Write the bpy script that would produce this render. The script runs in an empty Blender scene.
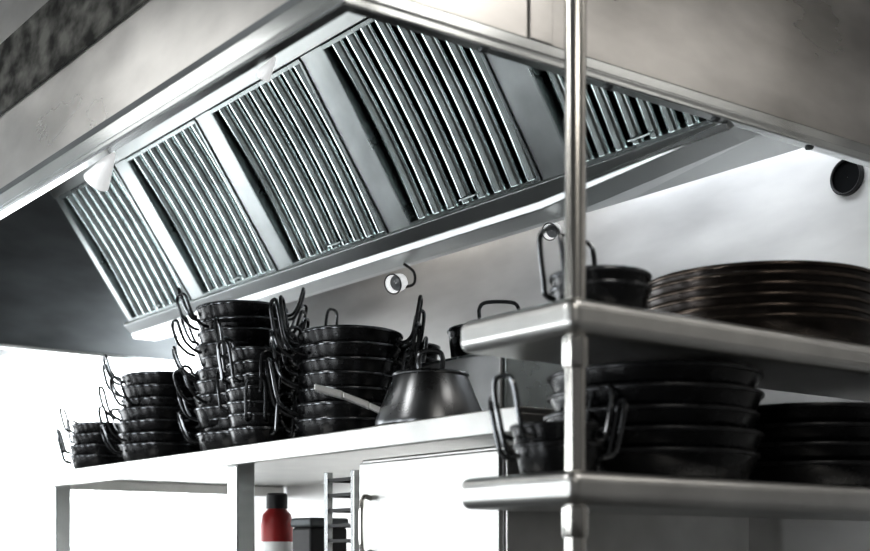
import bpy, bmesh, math, random
from mathutils import Vector, Matrix
random.seed(4)
C = bpy.context.scene.collection
PI = math.pi
ORD = ['first','second','third','fourth','fifth','sixth','seventh','eighth','ninth','tenth','eleventh','twelfth']

# ------------------------------------------------------------------ materials
def mat(name, col, rough=.4, metal=0., var=.0, rvar=.0, scale=(3,3,3), bump=0., emit=0., spec=.5, nscale=4.0, col2=None, pos=(.3,.7)):
    m = bpy.data.materials.new(name); m.use_nodes = True
    nt = m.node_tree; b = nt.nodes['Principled BSDF']
    b.inputs['Roughness'].default_value = rough
    b.inputs['Metallic'].default_value = metal
    b.inputs['Specular IOR Level'].default_value = spec
    tc = nt.nodes.new('ShaderNodeTexCoord'); mp = nt.nodes.new('ShaderNodeMapping')
    mp.inputs['Scale'].default_value = scale
    nt.links.new(tc.outputs['Object'], mp.inputs['Vector'])
    nz = nt.nodes.new('ShaderNodeTexNoise'); nz.inputs['Scale'].default_value = nscale; nz.inputs['Detail'].default_value = 5
    nt.links.new(mp.outputs['Vector'], nz.inputs['Vector'])
    cr = nt.nodes.new('ShaderNodeValToRGB')
    lo = [max(0, c*(1-var)) for c in col]; hi = [min(1, c*(1+var)) for c in col]
    if col2: lo, hi = list(col), list(col2)
    cr.color_ramp.elements[0].color = (*lo, 1); cr.color_ramp.elements[1].color = (*hi, 1)
    cr.color_ramp.elements[0].position = pos[0]; cr.color_ramp.elements[1].position = pos[1]
    nt.links.new(nz.outputs['Fac'], cr.inputs['Fac'])
    nt.links.new(cr.outputs['Color'], b.inputs['Base Color'])
    if rvar:
        mr = nt.nodes.new('ShaderNodeMapRange')
        mr.inputs['To Min'].default_value = max(.02, rough-rvar); mr.inputs['To Max'].default_value = rough+rvar
        nt.links.new(nz.outputs['Fac'], mr.inputs['Value']); nt.links.new(mr.outputs['Result'], b.inputs['Roughness'])
    if bump:
        bp = nt.nodes.new('ShaderNodeBump'); bp.inputs['Strength'].default_value = bump; bp.inputs['Distance'].default_value = .01
        nt.links.new(nz.outputs['Fac'], bp.inputs['Height']); nt.links.new(bp.outputs['Normal'], b.inputs['Normal'])
    if emit:
        b.inputs['Emission Color'].default_value = (*col, 1); b.inputs['Emission Strength'].default_value = emit
    return m

M = {}
M['steel'] = mat('smooth_steel', (.60,.62,.62), .20, 1, .06, .04, (.8,.8,.8), .0)
M['gutter'] = mat('bright_gutter_steel', (.60,.62,.62), .38, 1, .08, .05, (.8,.8,.8), .0)
M['rail'] = mat('rail_steel', (.46,.48,.48), .30, 1, .12, .06, (1,1,1), .0)
M['fascia'] = mat('smoky_steel', (.56,.55,.535), .30, 1, .30, .12, (.9,.9,2.2), .05, nscale=2.4)
M['baffle'] = mat('baffle_steel', (.74,.82,.82), .13, 1, .16, .04, (3,3,4), .0)
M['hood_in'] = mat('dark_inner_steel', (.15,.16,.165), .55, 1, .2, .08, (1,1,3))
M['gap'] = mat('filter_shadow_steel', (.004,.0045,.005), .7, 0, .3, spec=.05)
M['frame'] = mat('filter_frame_steel', (.34,.37,.37), .28, 1, .12, .05, (2,2,2))
M['divider'] = mat('divider_steel', (.46,.485,.485), .34, 1, .18, .08, (1.5,1.5,1.5), .0)
M['pan'] = mat('black_iron', (.008,.0085,.0095), .26, .3, .5, .1, (9,9,9), .06)
M['wire'] = mat('dark_wire', (.12,.124,.13), .18, .9, .3)
M['rim'] = mat('glint_rim_iron', (.11,.114,.12), .18, .9, .4, .08, (12,12,12))  # lighter than the bowls: rim glints put into the colour
M['darkrim'] = mat('dark_rim_iron', (.035,.036,.038), .3, .7, .4, .08, (12,12,12))
M['brownrim'] = mat('brown_glint_rim', (.070,.056,.046), .22, .8, .5, .08, (8,8,8))  # brown highlights along the rims, painted as base colour
M['potsteel'] = mat('grey_pot_steel', (.18,.185,.19), .28, 1, .08, .03, (2,2,2), .0)
M['traypan'] = mat('seasoned_iron', (.024,.018,.0145), .24, .5, .5, .1, (6,6,16), .05)
M['shelf'] = mat('shelf_steel', (.62,.62,.605), .34, 1, .10, .08, (2,2,2), .02)
M['grill'] = mat('grey_grill_steel', (.46,.465,.465), .36, 1, .12, .08, (2,2,2), .02)
M['pole'] = mat('pole_steel', (.66,.645,.61), .22, 1, .06, .04, (3,3,1))
M['pale'] = mat('pale_polished_steel', (.85,.85,.83), .3, .6, .04)
M['wall'] = mat('wall_steel_sheet', (.56,.555,.55), .36, .4, .32, .10, (.9,.5,1.6), .03, nscale=2.4)
M['white'] = mat('white_enamel', (.92,.93,.93), .3, 0, .02)
M['shade'] = mat('glowing_white_shade', (.93,.94,.94), .3, 0, 0, emit=.5)  # self-glowing white; on the hanging cups this glow is added
M['bulb'] = mat('lit_bulb', (1,.98,.95), .3, 0, 0, emit=3)
M['dimbulb'] = mat('grey_lens', (.10,.105,.11), .2, 0, .1)
M['paint'] = mat('white_paint', (.80,.81,.82), .6, 0, .03)
M['darkwall'] = mat('dark_grey_paint', (.085,.085,.085), .5, 0, .1)
M['floor'] = mat('floor_grey', (.07,.07,.07), .35, 0, .2, .05, (2,2,2))
M['ceil'] = mat('ceiling_grey', (.30,.30,.29), .7, 0, .08)
M['glass'] = mat('bright_window', (.95,.98,1.0), .3, 0, 0, emit=5.5)
M['added_glow'] = mat('added_window_glow', (.95,.98,1.0), .3, 0, 0, emit=8.0)  # strong glow for the added, unseen left panes
M['red'] = mat('red_plastic', (.35,.03,.03), .35, 0, .15)
M['black'] = mat('black_plastic', (.010,.010,.011), .5, 0, .3)
M['mottle'] = mat('mottled_dark_reflection', (.010,.010,.009), .6, 0, 0, .05, (2,3.5,6), .0, spec=.1, nscale=3.2, col2=(.13,.13,.12), pos=(.38,.66))  # blotchy dark reflection as a colour ramp

# ------------------------------------------------------------------ mesh helpers
class MB:
    def __init__(s): s.v=[]; s.f=[]; s.sm=[]
    def add(s, vs, fs, smooth=False):
        o=len(s.v); s.v += [tuple(p) for p in vs]
        for f in fs: s.f.append([i+o for i in f]); s.sm.append(smooth)
    def hexa(s, p):
        s.add(p, [(3,2,1,0),(4,5,6,7),(0,1,5,4),(1,2,6,5),(2,3,7,6),(3,0,4,7)])
        return s
    def box(s, x0,x1,y0,y1,z0,z1):
        return s.hexa([(x0,y0,z0),(x1,y0,z0),(x1,y1,z0),(x0,y1,z0),(x0,y0,z1),(x1,y0,z1),(x1,y1,z1),(x0,y1,z1)])
    def loft_y(s, sections):       # [(y, [(x,z),...]), ...] closed rings of equal length
        n=len(sections[0][1]); vs=[(x,y,z) for y,pr in sections for x,z in pr]; k=len(sections)
        fs=[tuple(range(n)),tuple(reversed(range(n*(k-1),n*k)))]
        for j in range(k-1):
            for i in range(n): fs.append((j*n+i,j*n+(i+1)%n,(j+1)*n+(i+1)%n,(j+1)*n+i))
        s.add(vs,fs); return s
    def tube(s, path, r, n=8, cap=True):
        path=[Vector(p) for p in path]; k=len(path); rings=[]
        prev=None
        for i,p in enumerate(path):
            t=(path[min(i+1,k-1)]-path[max(i-1,0)]).normalized()
            if prev is None:
                a=Vector((0,0,1)) if abs(t.z)<.9 else Vector((1,0,0))
                u=t.cross(a).normalized()
            else:
                u=(prev-t*prev.dot(t)).normalized()
            prev=u; w=t.cross(u)
            rings.append([p+u*r*math.cos(2*PI*j/n)+w*r*math.sin(2*PI*j/n) for j in range(n)])
        vs=[q for ring in rings for q in ring]; fs=[]
        for i in range(k-1):
            for j in range(n):
                fs.append((i*n+j, i*n+(j+1)%n, (i+1)*n+(j+1)%n, (i+1)*n+j))
        s.add(vs,fs,True)
        if cap:
            s.add(rings[0],[tuple(reversed(range(n)))]); s.add(rings[-1],[tuple(range(n))])
        return s
    def lathe(s, prof, n=40, c=(0,0,0), M4=None):
        vs=[];fs=[]
        for (r,z) in prof:
            for j in range(n):
                p=Vector((r*math.cos(2*PI*j/n), r*math.sin(2*PI*j/n), z))
                if M4 is not None: p = M4 @ p
                vs.append(p+Vector(c))
        for i in range(len(prof)-1):
            for j in range(n):
                fs.append((i*n+j, i*n+(j+1)%n, (i+1)*n+(j+1)%n, (i+1)*n+j))
        s.add(vs,fs,True); return s
    def build(s, name, m, parent=None, bevel=0, world=True, segs=2, sharp=38):
        off=Vector((0,0,0))
        if parent is not None and world: off=Vector(parent['_loc'])
        me=bpy.data.meshes.new(name)
        me.from_pydata([tuple(Vector(p)-off) for p in s.v],[],s.f)
        bm=bmesh.new(); bm.from_mesh(me)
        bmesh.ops.remove_doubles(bm, verts=bm.verts, dist=1e-6)
        bmesh.ops.recalc_face_normals(bm, faces=bm.faces); 
        bm.to_mesh(me); bm.free()
        if any(s.sm):
            for p in me.polygons: p.use_smooth=True
            me.set_sharp_from_angle(angle=math.radians(sharp))
        me.materials.append(m)
        o=bpy.data.objects.new(name, me); C.objects.link(o)
        if parent is not None: o.parent=parent
        if bevel:
            b=o.modifiers.new('bevel','BEVEL'); b.width=bevel; b.segments=segs; b.limit_method='ANGLE'
        return o

def thing(name, label, cat, loc=(0,0,0), rz=0, group=None):
    o=bpy.data.objects.new(name,None); C.objects.link(o); o.empty_display_size=.05
    o.location=loc; o.rotation_euler=(0,0,rz); o['_loc']=list(loc)
    if label: o['label']=label; o['category']=cat
    if group: o['group']=group
    return o
def struct(o): o['kind']='structure'; return o
def dup(root, loc, rz, label, group=None, tilt=(0,0)):
    r=root.copy(); C.objects.link(r); r.location=loc; r.rotation_euler=(tilt[0],tilt[1],rz); r['label']=label
    if group: r['group']=group
    for ch in list(root.children):
        c=ch.copy(); C.objects.link(c); c.parent=r
        for g in ch.children:
            d=g.copy(); C.objects.link(d); d.parent=c
    return r
def smooth_path(pts, n=6):
    pts=[Vector(p) for p in pts]; out=[]
    for i in range(len(pts)-1):
        p0=pts[max(i-1,0)]; p1=pts[i]; p2=pts[i+1]; p3=pts[min(i+2,len(pts)-1)]
        for k in range(n):
            t=k/n
            out.append(.5*((2*p1)+(p2-p0)*t+(2*p0-5*p1+4*p2-p3)*t*t+(3*p1-p0-3*p2+p3)*t**3))
    out.append(pts[-1]); return out

# heights here are relative to the lens (1 m above the floor); everything is lifted by LIFT at the end
LIFT=1.0
XW=2.7          # rear wall
YF=8.2          # far wall
XL=-1.6         # left wall
# ------------------------------------------------------------------ setting
struct(MB().box(-3.5,XW+.1,-2.5,YF+.1,-1.05,-1.0).build('floor',M['floor']))
struct(MB().box(-3.5,XW+.1,-2.5,YF+.1,1.70,1.75).build('ceiling',M['ceil']))
w=MB(); w.box(XW,XW+.1,-2.5,4.95,-1.0,1.70); w.box(XW,XW+.1,4.95,YF,-1.0,-.55); w.box(XW,XW+.1,4.95,YF,1.25,1.70)
struct(w.build('wall_rear',M['wall']))
w=MB(); w.box(XL,-1.2,YF,YF+.1,-1.0,1.7); w.box(.9,XW+.1,YF,YF+.1,-1.0,1.7); w.box(-1.2,.9,YF,YF+.1,-1.0,-.6); w.box(-1.2,.9,YF,YF+.1,1.3,1.7)
struct(w.build('wall_far',M['paint']))
wi=struct(thing('window_1','','',(XW,4.95,-.55)))
MB().box(XW+.04,XW+.05,4.97,YF-.02,-.53,1.23).build('pane',M['glass'],wi)
f=MB(); f.box(XW-.01,XW+.07,4.95,4.99,-.55,1.25); f.box(XW-.01,XW+.07,YF-.06,YF,-.55,1.25); f.box(XW-.01,XW+.07,4.99,YF-.06,-.55,-.5); f.box(XW-.01,XW+.07,4.99,YF-.06,1.2,1.25)
f.build('window_frame',M['white'],wi)
wi=struct(thing('window_2','','',(-1.2,YF,-.6)))  # unseen bright opening, added for highlights on the filter slats
MB().box(-1.18,.88,YF+.04,YF+.05,-.58,1.28).build('pane',M['glass'],wi)
f=MB(); 
for x in (-1.2,-.2,.84): f.box(x,x+.06,YF-.01,YF+.07,-.6,1.3)
f.box(-1.2,.9,YF-.01,YF+.07,-.6,-.54); f.box(-1.2,.9,YF-.01,YF+.07,1.24,1.3)
f.build('window_frame',M['white'],wi)
w=MB(); Z0,Z1=-.75,.70; WY=[(1.3,1.85),(2.9,3.45),(4.5,5.05),(6.1,6.65)]
w.box(XL-.1,XL,.6,YF,-1.0,Z0); w.box(XL-.1,XL,.6,YF,Z1,1.7)
e=.6
for a,b in WY: w.box(XL-.1,XL,e,a,Z0,Z1); e=b
w.box(XL-.1,XL,e,YF,Z0,Z1)
struct(w.build('wall_left',M['darkwall']))
for i,(a,b) in enumerate(WY):
    wi=struct(thing(f'window_{i+3}','','',(XL,a,Z0)))  # unseen left openings, added so the slats catch bright streaks
    MB().box(XL-.06,XL-.05,a,b,Z0,Z1).build('pane',M['added_glow'],wi)
    f=MB(); f.box(XL-.05,XL+.01,a,a+.04,Z0,Z1); f.box(XL-.05,XL+.01,b-.04,b,Z0,Z1); f.box(XL-.05,XL+.01,a+.04,b-.04,Z0,Z0+.04); f.box(XL-.05,XL+.01,a+.04,b-.04,Z1-.04,Z1)
    f.build('window_frame',M['white'],wi)

# ------------------------------------------------------------------ extraction hood
HX,HY,HZ,HE=1.158,1.766,.90,5.5
hood=thing('extraction_hood','large stainless steel extraction hood canopy over the cooking line','extractor hood',(HX,HY,HZ))
MB().box(HX,HX+.012,HY,HE,HZ,1.70).build('front_fascia',M['fascia'],hood)
MB().box(HX+.012,XW-.002,HY,HY+.012,HZ,1.70).build('end_fascia',M['fascia'],hood)
s=MB(); s.box(1.545,1.60,HY-.005,HY,HZ+.022,1.70); s.build('seam_cover',M['fascia'],hood,.002)
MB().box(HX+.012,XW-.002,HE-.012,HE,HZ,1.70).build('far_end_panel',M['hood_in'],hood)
r=MB(); zb=HZ-.016
r.box(HX-.006,HX+.018,HY-.006,HE,zb,HZ)
r.box(HX+.018,XW-.002,HY-.006,HY+.022,zb,HZ)
r.box(HX+.018,XW-.002,HE-.03,HE,zb,HZ)
r.box(HX-.006,HX,HY-.006,HE,HZ,HZ+.032)
r.box(HX,XW-.002,HY-.006,HY,HZ,HZ+.022)
r.build('rim_lip',M['steel'],hood,.003,segs=3)
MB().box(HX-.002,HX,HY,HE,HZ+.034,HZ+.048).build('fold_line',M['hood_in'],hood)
MB().box(HX-.008,HX,HY,HE,1.135,1.31).build('reflection_band',M['mottle'],hood)  # mottled reflection on the fascia, painted as a dark strip
A=Vector((1.80,0,1.325)); B=Vector((2.106,0,.878)); L=(B-A).length; T=(B-A).normalized(); N=Vector((T.z,0,-T.x)).normalized()
if N.x>0: N=-N
def bp(t,y,n): 
    p=A+T*t+N*n; return (p.x,y,p.z)
def slab(mb,t0,t1,y0,y1,n0,n1):
    mb.hexa([bp(t0,y0,n0),bp(t0,y1,n0),bp(t1,y1,n0),bp(t1,y0,n0),bp(t0,y0,n1),bp(t0,y1,n1),bp(t1,y1,n1),bp(t1,y0,n1)])
FY=[(1.785,2.225),(2.335,2.86),(2.965,3.465),(3.56,4.05),(4.145,4.62)]
YB=HY+.012
b=MB(); slab(b,-.12,.012,YB,4.66,-.02,.012); b.build('top_rail',M['rail'],hood,.002)
b=MB(); slab(b,.522,L,YB,4.66,-.02,.012); b.build('bottom_rail',M['steel'],hood,.002)
for y0,y1 in [(FY[i][1],FY[i+1][0]) for i in range(4)]+[(4.62,4.66)]:
    b=MB(); slab(b,.012,.522,y0+.001,y1-.001,-.02,.006); 
    b.build('divider_plate',M['divider'],hood,.002)
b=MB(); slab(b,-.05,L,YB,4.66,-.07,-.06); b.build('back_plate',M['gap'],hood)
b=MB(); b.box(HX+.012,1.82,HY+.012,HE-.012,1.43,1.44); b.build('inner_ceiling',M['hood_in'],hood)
full=[(2.078,.892),(2.074,.884),(2.106,.856),(2.112,.838),(2.20,.838),(2.40,.905),(2.40,.918)]
flat=[(2.078,.892),(2.074,.888),(2.106,.886),(2.112,.884),(2.20,.884),(2.40,.905),(2.40,.918)]
MB().loft_y([(HY+.014,flat),(HY+.60,full),(4.68,full)]).build('grease_gutter',M['gutter'],hood,.002)
for x in (1.45,1.75,2.05,2.35,2.60): MB().lathe([(0.0005,-.006),(.008,-.004),(.010,0)],12,(x,HY+.008,zb)).build('rivet',M['hood_in'],hood)

flab=['steel baffle filter nearest the post, partly cut off by the near hood rim',
 'largest fully visible steel baffle filter, fourth from the far end of the hood',
 'middle steel baffle filter in the hood, third from its far end',
 'steel baffle filter second from the far end of the hood',
 'steel baffle filter at the far left end of the hood, the smallest in view']
for (y0,y1),lb in zip(FY,flab):
    base=bp(.515,(y0+y1)/2,0)
    ft=thing('baffle_filter',lb,'baffle filter',base,0,'baffle filters in the hood')
    t0,t1=.014,.520
    fr=MB(); fw=.012
    slab(fr,t0,t0+fw,y0,y1,-.05,.010); slab(fr,t1-fw,t1,y0,y1,-.05,.010)
    slab(fr,t0+fw,t1-fw,y0,y0+.009,-.05,.010); slab(fr,t0+fw,t1-fw,y1-.009,y1,-.05,.010)
    fr.build('frame',M['frame'],ft,.002)
    n=8; ya,yb=y0+.011,y1-.011; p=(yb-ya)/n
    bf=MB(); R_=p*.34
    for i in range(n):
        yc=ya+p*(i+.5); vs=[];K=17;S=9
        yaw=random.uniform(-.06,.06)
        for q in range(S):
            u=q/(S-1); tt=t0+fw*.8+(t1-t0-1.6*fw)*u
            for k in range(K):
                a=-PI*.5+PI*k/(K-1)
                vs.append(bp(tt,yc+R_*math.sin(a),-.020+.022*abs(math.cos(a))**.85-.011*math.sin(PI*u)+yaw*R_*math.sin(a)))
        bf.add(vs,[(r_*K+k,r_*K+k+1,(r_+1)*K+k+1,(r_+1)*K+k) for r_ in range(S-1) for k in range(K-1)],True)
    bf.build('baffles',M['baffle'],ft,sharp=80)
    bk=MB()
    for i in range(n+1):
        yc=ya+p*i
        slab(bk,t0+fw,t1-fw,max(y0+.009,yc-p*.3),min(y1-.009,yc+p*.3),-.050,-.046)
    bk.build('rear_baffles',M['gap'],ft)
    hd=MB(); tc=.495
    hd.tube(smooth_path([bp(tc,(y0+y1)/2-.03,.000),bp(tc,(y0+y1)/2-.028,.014),bp(tc,(y0+y1)/2+.028,.014),bp(tc,(y0+y1)/2+.03,.000)],5),.0025,6)
    hd.build('handle',M['frame'],ft)

def hood_lamp(x,y,z,label,sc=1.):
    t=thing('rim_lamp',label,'lamp',(x,y,z),0,'white cone lamps behind the hood rim')
    ax=Vector((-.15,.75,-.6)).normalized()
    R4=(ax).to_track_quat('Z','Y').to_matrix().to_4x4()
    MB().lathe([(0.001,-.05*sc),(.006*sc,-.048*sc),(.010*sc,-.035*sc),(.030*sc,.035*sc),(.030*sc,.038*sc),(.027*sc,.037*sc),(.010*sc,-.02*sc)],28,(0,0,0),R4).build('glowing_shade',M['shade'],t,0,False)
    MB().lathe([(0.001,.039*sc),(.014*sc,.035*sc),(.018*sc,.02*sc),(.010*sc,-.00*sc)],18,(0,0,0),R4).build('bulb',M['bulb'],t,0,False)
    MB().tube([(HX+.012-x,-.03*sc,.05),(-.0,-.03*sc,.03*sc)],.005,8).build('bracket',M['steel'],t,0,False)
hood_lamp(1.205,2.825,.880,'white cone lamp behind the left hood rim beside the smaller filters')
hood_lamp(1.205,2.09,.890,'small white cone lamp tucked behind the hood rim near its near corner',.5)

def glow_cup(y,z,label,sc):  # white hanging cup; the glow of its shell is added
    t=thing('glowing_cup',label,'lamp',(2.17,y,z),0,'white cup-shaped fittings with added glow below the gutter')
    R4=Vector((-.84,-.30,-.30)).normalized().to_track_quat('Z','Y').to_matrix().to_4x4()@Matrix.Scale(sc,4)
    MB().lathe([(0.001,-.030),(.026,-.030),(.031,-.025),(.037,.022),(.038,.030),(.034,.030),(.028,-.005)],28,(0,0,0),R4).build('glowing_shade',M['shade'],t,0,False)
    MB().lathe([(.0385,.027),(.0395,.030),(.038,.033),(.035,.032),(.034,.030)],28,(0,0,0),R4).build('rim',M['black'],t,0,False)
    MB().lathe([(.030,.004),(.018,.008),(0.001,.010)],24,(0,0,0),R4).build('lens',M['dimbulb'],t,0,False)
    MB().tube(smooth_path([(.02,-.0,-.010),(.036,-.03,-.003),(.036,-.03,.03),(.016,-.01,.054)],6),.004,8).build('bracket',M['black'],t,0,False)
glow_cup(3.04,.782,'white cup-shaped fitting with added glow on a dark hook above the pan stacks, below the hood gutter',.74)
glow_cup(2.39,.800,'small white cup-shaped fitting with added glow below the hood gutter directly behind the post',.55)

t=thing('wall_pipe','round black pipe opening on the pale wall under the hood rim','pipe',(XW,1.925,.915))
R4=Matrix.Rotation(math.radians(-90),4,'Y')
MB().lathe([(.044,0),(.044,.012),(.041,.014),(.038,.012),(.038,.003)],32,(0,0,0),R4).build('flange',M['black'],t,0,False)
MB().lathe([(.0375,.002),(.0375,.006),(.020,.005),(0.001,.004)],32,(0,0,0),R4).build('tube',M['gap'],t,0,False)

# ------------------------------------------------------------------ counters
wt=thing('worktop_counter','long stainless steel counter below the pan shelf against the rear wall','counter',(2.2,3.4,-1.0))
MB().box(1.62,XW-.002,1.95,4.9,-.14,-.10).build('worktop',M['shelf'],wt,.004)
MB().box(1.68,XW-.002,1.97,4.88,-.95,-.14).build('base_cabinet',M['steel'],wt,.003)
for x,y in ((1.72,2.0),(1.72,4.84),(2.62,2.0),(2.62,4.84)): MB().box(x-.02,x+.02,y-.02,y+.02,-1.0,-.95).build('foot',M['black'],wt)

SZ=.30; SE=4.55
ps=thing('gantry_shelf','long stainless steel shelf carrying the stacks of black pans','shelf',(2.2,3.2,-.10))
sh=MB(); sh.box(1.68,2.69,1.95,SE,SZ-.012,SZ); sh.box(1.68,1.692,1.95,SE,SZ-.05,SZ-.012); sh.box(1.692,2.69,SE-.012,SE,SZ-.05,SZ-.012); sh.box(1.692,2.69,1.95,1.962,SZ-.05,SZ-.012)
sh.build('shelf_board',M['shelf'],ps,.003)
for y in (3.14,4.42): MB().box(1.70,1.755,y-.0275,y+.0275,-.10,SZ-.012).build('support_post',M['steel'],ps,.004)
MB().box(2.6,2.66,3.10,3.16,-.10,SZ-.012).build('support_post',M['steel'],ps,.004)

cb=thing('upright_cabinet','pale stainless steel cabinet standing on the counter under the pan shelf','cabinet',(2.1,2.36,-.10))
MB().box(1.78,2.55,2.10,2.64,-.10,.24).build('body',M['shelf'],cb,.004)
d=MB().box(1.765,1.78,2.11,2.63,-.09,.23).build('door',M['shelf'],cb,.003)
h=MB(); h.tube(smooth_path([(1.766,2.58,.02),(1.74,2.58,.025),(1.74,2.58,.14),(1.766,2.58,.145)],4),.006,8); hh=h.build('handle',M['pole'],None)
hh.data.transform(Matrix.Translation(-Vector((2.1,2.36,-.10)))); hh.parent=d
tr=thing('tray_rack','narrow steel rack with ladder rungs on the counter left of the pale cabinet','rack',(1.95,2.76,-.10))
for x in (1.80,2.10):
    for y in (2.70,2.82): MB().box(x-.008,x+.008,y-.008,y+.008,-.10,.22).build('upright',M['steel'],tr,.001)
for k in range(8):
    z=-.07+k*.038
    b=MB(); b.box(1.795,2.105,2.695,2.705,z,z+.008); b.box(1.795,2.105,2.815,2.825,z,z+.008); b.box(1.795,1.805,2.705,2.815,z,z+.008); b.build('rung',M['black'],tr)
t=thing('red_canister','red canister with dark lid on the counter under the pan shelf','canister',(1.92,3.28,-.10))
MB().lathe([(0.001,0),(.042,0),(.046,.006),(.046,.20),(.040,.23),(.026,.245),(.026,.25),(0.001,.25)],28).build('body',M['red'],t,0,False)
MB().lathe([(.030,.246),(.030,.285),(.026,.29),(0.001,.29)],24).build('lid',M['black'],t,0,False)
MB().lathe([(.0468,.08),(.0472,.082),(.0472,.15),(.0468,.152)],28).build('sleeve',M['white'],t,0,False)
t=thing('black_canister','black square canister between the red canister and the tray rack','canister',(1.95,3.10,-.10))
MB().box(-.06,.06,-.05,.05,0,.19).build('body',M['black'],t,.008,False)
MB().box(-.063,.063,-.053,.053,.19,.215).build('lid',M['hood_in'],t,.006,False)

bx=thing('salamander_grill','boxy grey steel grill unit on the shelf behind the tapered saucepan','grill',(2.35,2.8,SZ))
MB().box(2.06,2.65,2.434,3.15,SZ+.012,.514).build('body',M['frame'],bx,.004)
MB().box(2.05,2.06,2.445,3.14,SZ+.02,.505).build('front_panel',M['grill'],bx,.003)
for x,y in ((2.1,2.48),(2.1,3.1),(2.6,2.48),(2.6,3.1)): MB().box(x-.015,x+.015,y-.015,y+.015,SZ,SZ+.012).build('foot',M['black'],bx)

# ------------------------------------------------------------------ pans
def pan_body(r,h,rb=.88,rim=.004):
    b=r*rb
    return [(0.001,0),(b-.012,0),(b-.004,.002),(b,.007),(r,h-.003),(r,h),(r-.004,h),(b-.004,.010),(b-.014,.005),(0.001,.005)]
def rim_mb(r,h,w=.004):
    return MB().lathe([(r-.004,h),(r-.003,h+.004),(r,h+.005),(r+w*.8,h+.003),(r+w,h),(r+w*.8,h-.003),(r,h-.004)],44)
def handle_mb(r,h,side,w=.055,out=.05,up=.07,wr=.0045):
    z0=h*.62
    pts=[(r*.975,-w/2,z0),(r+.018,-w/2,z0+.006),(r+out*.75,-w/2,h+.01),(r+out,-w/2,h+up*.72),(r+out+.004,-w*.32,h+up),(r+out+.004,w*.32,h+up),(r+out,w/2,h+up*.72),(r+out*.75,w/2,h+.01),(r+.018,w/2,z0+.006),(r*.975,w/2,z0)]
    mb=MB(); mb.tube(smooth_path([(x*side,y*side,z) for x,y,z in pts],4),wr,7)
    return mb
def make_pan(name,label,r,h,group,loc,rz,handles=True,m='pan',rm='rim',rb=.88,sides=(1,-1),**k):
    t=thing(name,label,'pan',loc,rz,group)
    MB().lathe(pan_body(r,h,rb),44).build('bowl',M[m],t,0,False)
    rim_mb(r,h).build('rim',M[rm],t,0,False)
    if handles:
        for s_ in sides: handle_mb(r,h,s_,**k).build('handle',M['wire'],t,0,False)
    return t
IMR=math.atan2(-.604,.797); DEP=math.atan2(.797,.604)
def stack(x,y,z,n,r,h,pitch,where,group,axis,jit,name='two_handled_pan',noun='black iron pan',angles=None,off=.004,tilt=0.,alt=None,**k):
    first={}
    for i in range(n):
        top=n-1-i
        if n==1: lb=f'{noun} {where}'
        else:
            pos='topmost in' if top==0 else ('lowest in' if i==0 else f'{ORD[top]} from top in')
            lb=f'{noun} {pos} {where}'
        ang=angles[i] if angles else axis+random.uniform(-jit,jit)
        lx,ly=x+random.uniform(-off,off),y+random.uniform(-off,off)
        tl=(random.uniform(-tilt,tilt),random.uniform(-tilt,tilt)) if i else (0,0)
        key=i%2 if alt else 0
        if key not in first:
            kk=dict(k)
            if key: kk.update(alt)
            first[key]=make_pan(name,lb,r,h,group,(lx,ly,z+i*pitch),ang,**kk)
            first[key].rotation_euler=(tl[0],tl[1],ang)
        else: dup(first[key],(lx,ly,z+i*pitch),ang,lb,group,tl)
a=IMR
stack(1.83,4.30,SZ,4,.105,.05,.036,'the small stack at the shelf\'s far end','pans in the small far left stack',a+.2,.8,up=.06,out=.035,tilt=.02)
stack(1.85,3.85,SZ,7,.142,.056,.036,'the low wide stack left of the tallest','pans in the low left stack',a+.2,.8,up=.06,tilt=.02,off=.008,alt=dict(up=.08,out=.06))
stack(1.86,3.37,SZ,11,.128,.056,.036,'the tallest pan stack','pans in the tallest stack',a+.1,.6,angles=[a+.3,a-.9,a-.1,a+.7,a-.3,a+.25,a-.7,a+.45,a-.15,a+.6,a+.05],off=.009,up=.06,out=.045,tilt=.025,alt=dict(up=.066,out=.06,w=.065))
stack(2.13,3.56,.30,7,.12,.058,.052,'the stack behind the two tall front stacks','pans in the rear stack',a-.1,.5,off=.008,up=.09,out=.04,tilt=.03)
stack(1.765,3.10,SZ,7,.088,.045,.035,'the small stack before the two tall ones','small pans in front of the tall stacks',a,.4,name='small_two_handled_pan',noun='small black pan',angles=[a-.9,a-1.6,a-.3,a-1.2,a-2.4,a-.6,a-.1],off=.004,up=.085,out=.03,w=.05,wr=.0045,tilt=.03)
stack(1.91,2.905,SZ,7,.134,.058,.038,'the stack beside the saucepan','pans in the stack by the saucepan',a,.4,angles=[a-.25,a+.30,a-.45,a+.15,a-.15,a+.4,a-.05],off=.009,up=.10,out=.045,w=.06,wr=.005,tilt=.025,alt=dict(up=.115,out=.065,w=.068))
# tapered saucepan with flat lid
t=thing('saucepan','dark grey tapered saucepan with flat lid, upright loop knob and pale steel handle','saucepan',(1.825,2.425,SZ))
MB().lathe([(0.001,0),(.120,0),(.127,.006),(.128,.016),(.086,.120),(.083,.121),(.082,.116),(.114,.016),(0.001,.006)],56).build('pot',M['potsteel'],t,0,False)
lid=MB().lathe([(.076,.119),(.089,.120),(.090,.123),(.087,.127),(.05,.132),(0.001,.134)],56).build('lid',M['potsteel'],t,0,False,sharp=25)
k=MB(); k.tube(smooth_path([(-.020,.015,.131),(-.022,.0167,.160),(-.014,.0105,.178),(.014,-.0105,.178),(.022,-.0167,.160),(.020,-.015,.131)],5),.0065,8)
kk=k.build('knob',M['wire'],None); kk.parent=lid
dx,dy=-.797,.604; px_,py_=.604,.797
hp=[(.110,.014,.040),(.14,.014,.054),(.2,.019,.078),(.265,.022,.096)]
hm=MB()
P=lambda q,w_,z:(dx*q+px_*w_,dy*q+py_*w_,z)
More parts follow.
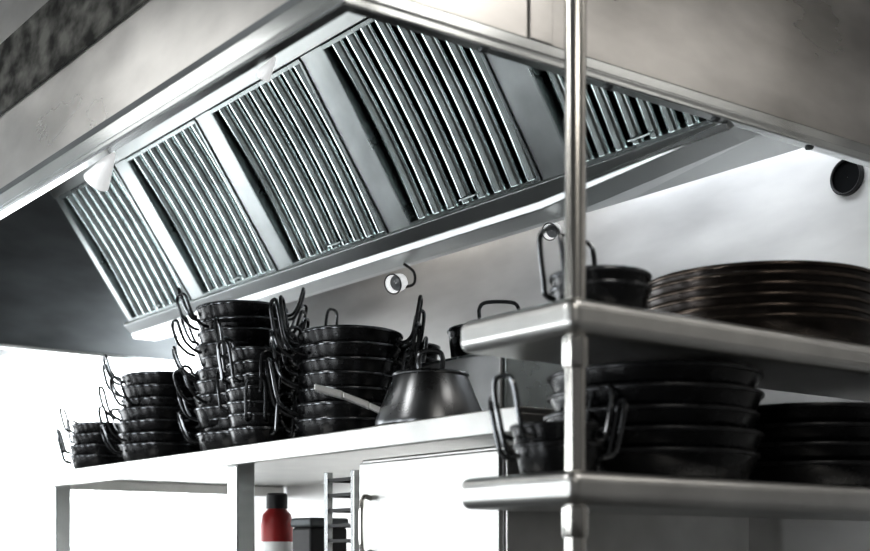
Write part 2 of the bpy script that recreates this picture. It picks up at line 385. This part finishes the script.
for i in range(3):
    q0,w0,z0=hp[i]; q1,w1,z1=hp[i+1]
    hm.hexa([P(q0,-w0,z0-.009),P(q1,-w1,z1-.008),P(q1,w1,z1-.008),P(q0,w0,z0-.009),P(q0,-w0,z0+.008),P(q1,-w1,z1+.006),P(q1,w1,z1+.006),P(q0,w0,z0+.008)])
o=hm.build('handle',M['pale'],t,.003,False); o['label']='pale steel handle'
make_pan('wide_pan','wide dark pan with raised loop handle on the steel grill box',.130,.10,'pans on the grill box',(2.28,2.735,.514),DEP,rb=.92,up=.05,out=.012,w=.10,wr=.005)
stack(2.20,3.03,.514,2,.085,.045,.040,'on the grill box left of the wide pan','pans on the grill box',a+1.3,.02,name='flat_pan',noun='flat black pan',handles=False,rb=.9)

# ------------------------------------------------------------------ front shelving unit with post
ZU=.398
su=thing('post_shelf','blurred two-tier stainless steel shelf carried by a round post in the foreground','shelf',(1.395,1.485,-1.0))
MB().tube([(1.395,1.485,-1.0),(1.395,1.485,1.70)],.0165,24).build('post',M['pole'],su)
MB().tube([(2.6,1.485,-1.0),(2.6,1.485,1.70)],.0165,24).build('post',M['pole'],su)
for z0,z1 in ((ZU-.055,ZU),(.084,.136)):
    MB().box(1.36,2.68,1.455,1.735,z0,z1).build('shelf_board',M['shelf'],su,.018,segs=5)
    MB().lathe([(.0166,z0-.05),(.019,z0-.05),(.021,z0-.045),(.021,z0-.004),(.0166,z0-.002)],24,(1.395,1.485,0)).build('collar',M['pole'],su)
stack(2.095,1.705,ZU,6,.232,.046,.019,'the stack on the upper front shelf','large pans on the upper front shelf',.3,.3,name='large_shallow_pan',noun='large brown-black pan',handles=False,m='traypan',rm='brownrim',rb=.92,off=.010,tilt=.010)
g='pans beside the post'
make_pan('loop_handled_pan','lower black pan with one wire loop beside the post on the upper front shelf',.082,.052,g,(1.56,1.60,ZU),0,sides=(-1,),up=.085,out=.03,w=.05)
make_pan('loop_handled_pan','upper black pan with tall wire loop beside the post on the upper front shelf',.082,.052,g,(1.562,1.602,ZU+.022),DEP+.22,sides=(1,),up=.085,out=.02,w=.05)
stack(1.47,1.61,.136,2,.07,.05,.03,'the pair at the lower front shelf\'s left end','small pans on the lower front shelf',a+.3,.4,name='small_wire_handled_pan',noun='small black pan',up=.075,out=.035,w=.05,rm='darkrim')
stack(1.76,1.67,.136,5,.19,.048,.036,'the lower front shelf stack near the post','large pans on the lower shelf by the post',0,.3,name='large_shallow_pan',noun='large shallow black pan',handles=False,rb=.9,rm='darkrim')
stack(2.21,1.68,.136,4,.205,.046,.036,'the lower front shelf stack farther right','large pans on the lower shelf at the right',0,.3,name='large_shallow_pan',noun='large shallow black pan',handles=False,rb=.9,rm='darkrim')

# ------------------------------------------------------------------ lights
def area(name,loc,target,size,sy,power,col=(1,1,1)):
    l=bpy.data.lights.new(name,'AREA'); l.shape='RECTANGLE'; l.size=size; l.size_y=sy; l.energy=power; l.color=col
    o=bpy.data.objects.new(name,l); C.objects.link(o); o.location=loc
    if target is not None:
        d=Vector(target)-Vector(loc); o.rotation_euler=d.to_track_quat('-Z','Y').to_euler()
    return o
area('added_fill_room',(-.6,2.6,1.66),None,1.6,.4,24,(1,.99,.97))  # unseen overhead fill, added for the shelf and pan tops
area('added_fill_aisle',(.0,4.3,1.66),None,.4,1.2,6,(1,.99,.97))  # added unseen source, brightens the left fascia by reflection
area('added_fill_near',(.6,-.8,1.66),(.8,-.3,-.6),1.2,.4,14,(1,.95,.88))  # added warm fill on the near side for the end fascia
area('added_fill_right',(2.15,.55,1.66),None,.8,.4,6.5,(1,.96,.91))  # added unseen source that lightens the end fascia
o=area('added_wall_fill',(2.40,2.40,1.25),None,.14,1.2,6.2,(.91,.955,1))  # hidden fill added inside the hood to brighten the rear wall
o.rotation_euler=(0,math.radians(-14),0)
o=area('added_wall_fill_far',(2.44,3.55,1.2),None,.12,.9,1.5,(1,.95,.88))  # weak warm fill added to lift the middle of the wall
o.rotation_euler=(0,math.radians(-14),0)
area('added_shelf_fill',(2.3,3.6,.24),(2.5,3.6,-.5),1.6,.1,5,(1,1,1))  # added fill that brightens the space under the pan shelf
W=bpy.data.worlds.new('World'); bpy.context.scene.world=W; W.use_nodes=True
W.node_tree.nodes['Background'].inputs['Color'].default_value=(.57,.57,.57,1)
W.node_tree.nodes['Background'].inputs['Strength'].default_value=.20

# ------------------------------------------------------------------ camera
cam=bpy.data.cameras.new('camera'); co=bpy.data.objects.new('camera',cam); C.objects.link(co)
cam.sensor_width=36; cam.lens=1323/870*36; cam.shift_y=284.5/870
co.location=(0,0,0); co.rotation_euler=(PI/2,0,-math.atan2(.604,.797))
cam.dof.use_dof=True; cam.dof.focus_distance=3.2; cam.dof.aperture_fstop=3.2
bpy.context.scene.camera=co
for o in list(C.objects):
    if '_loc' in o.keys(): del o['_loc']
    if o.parent is None: o.location.z+=LIFT
vs=bpy.context.scene.view_settings
vs.view_transform='Standard'; vs.exposure=.35; vs.gamma=.84
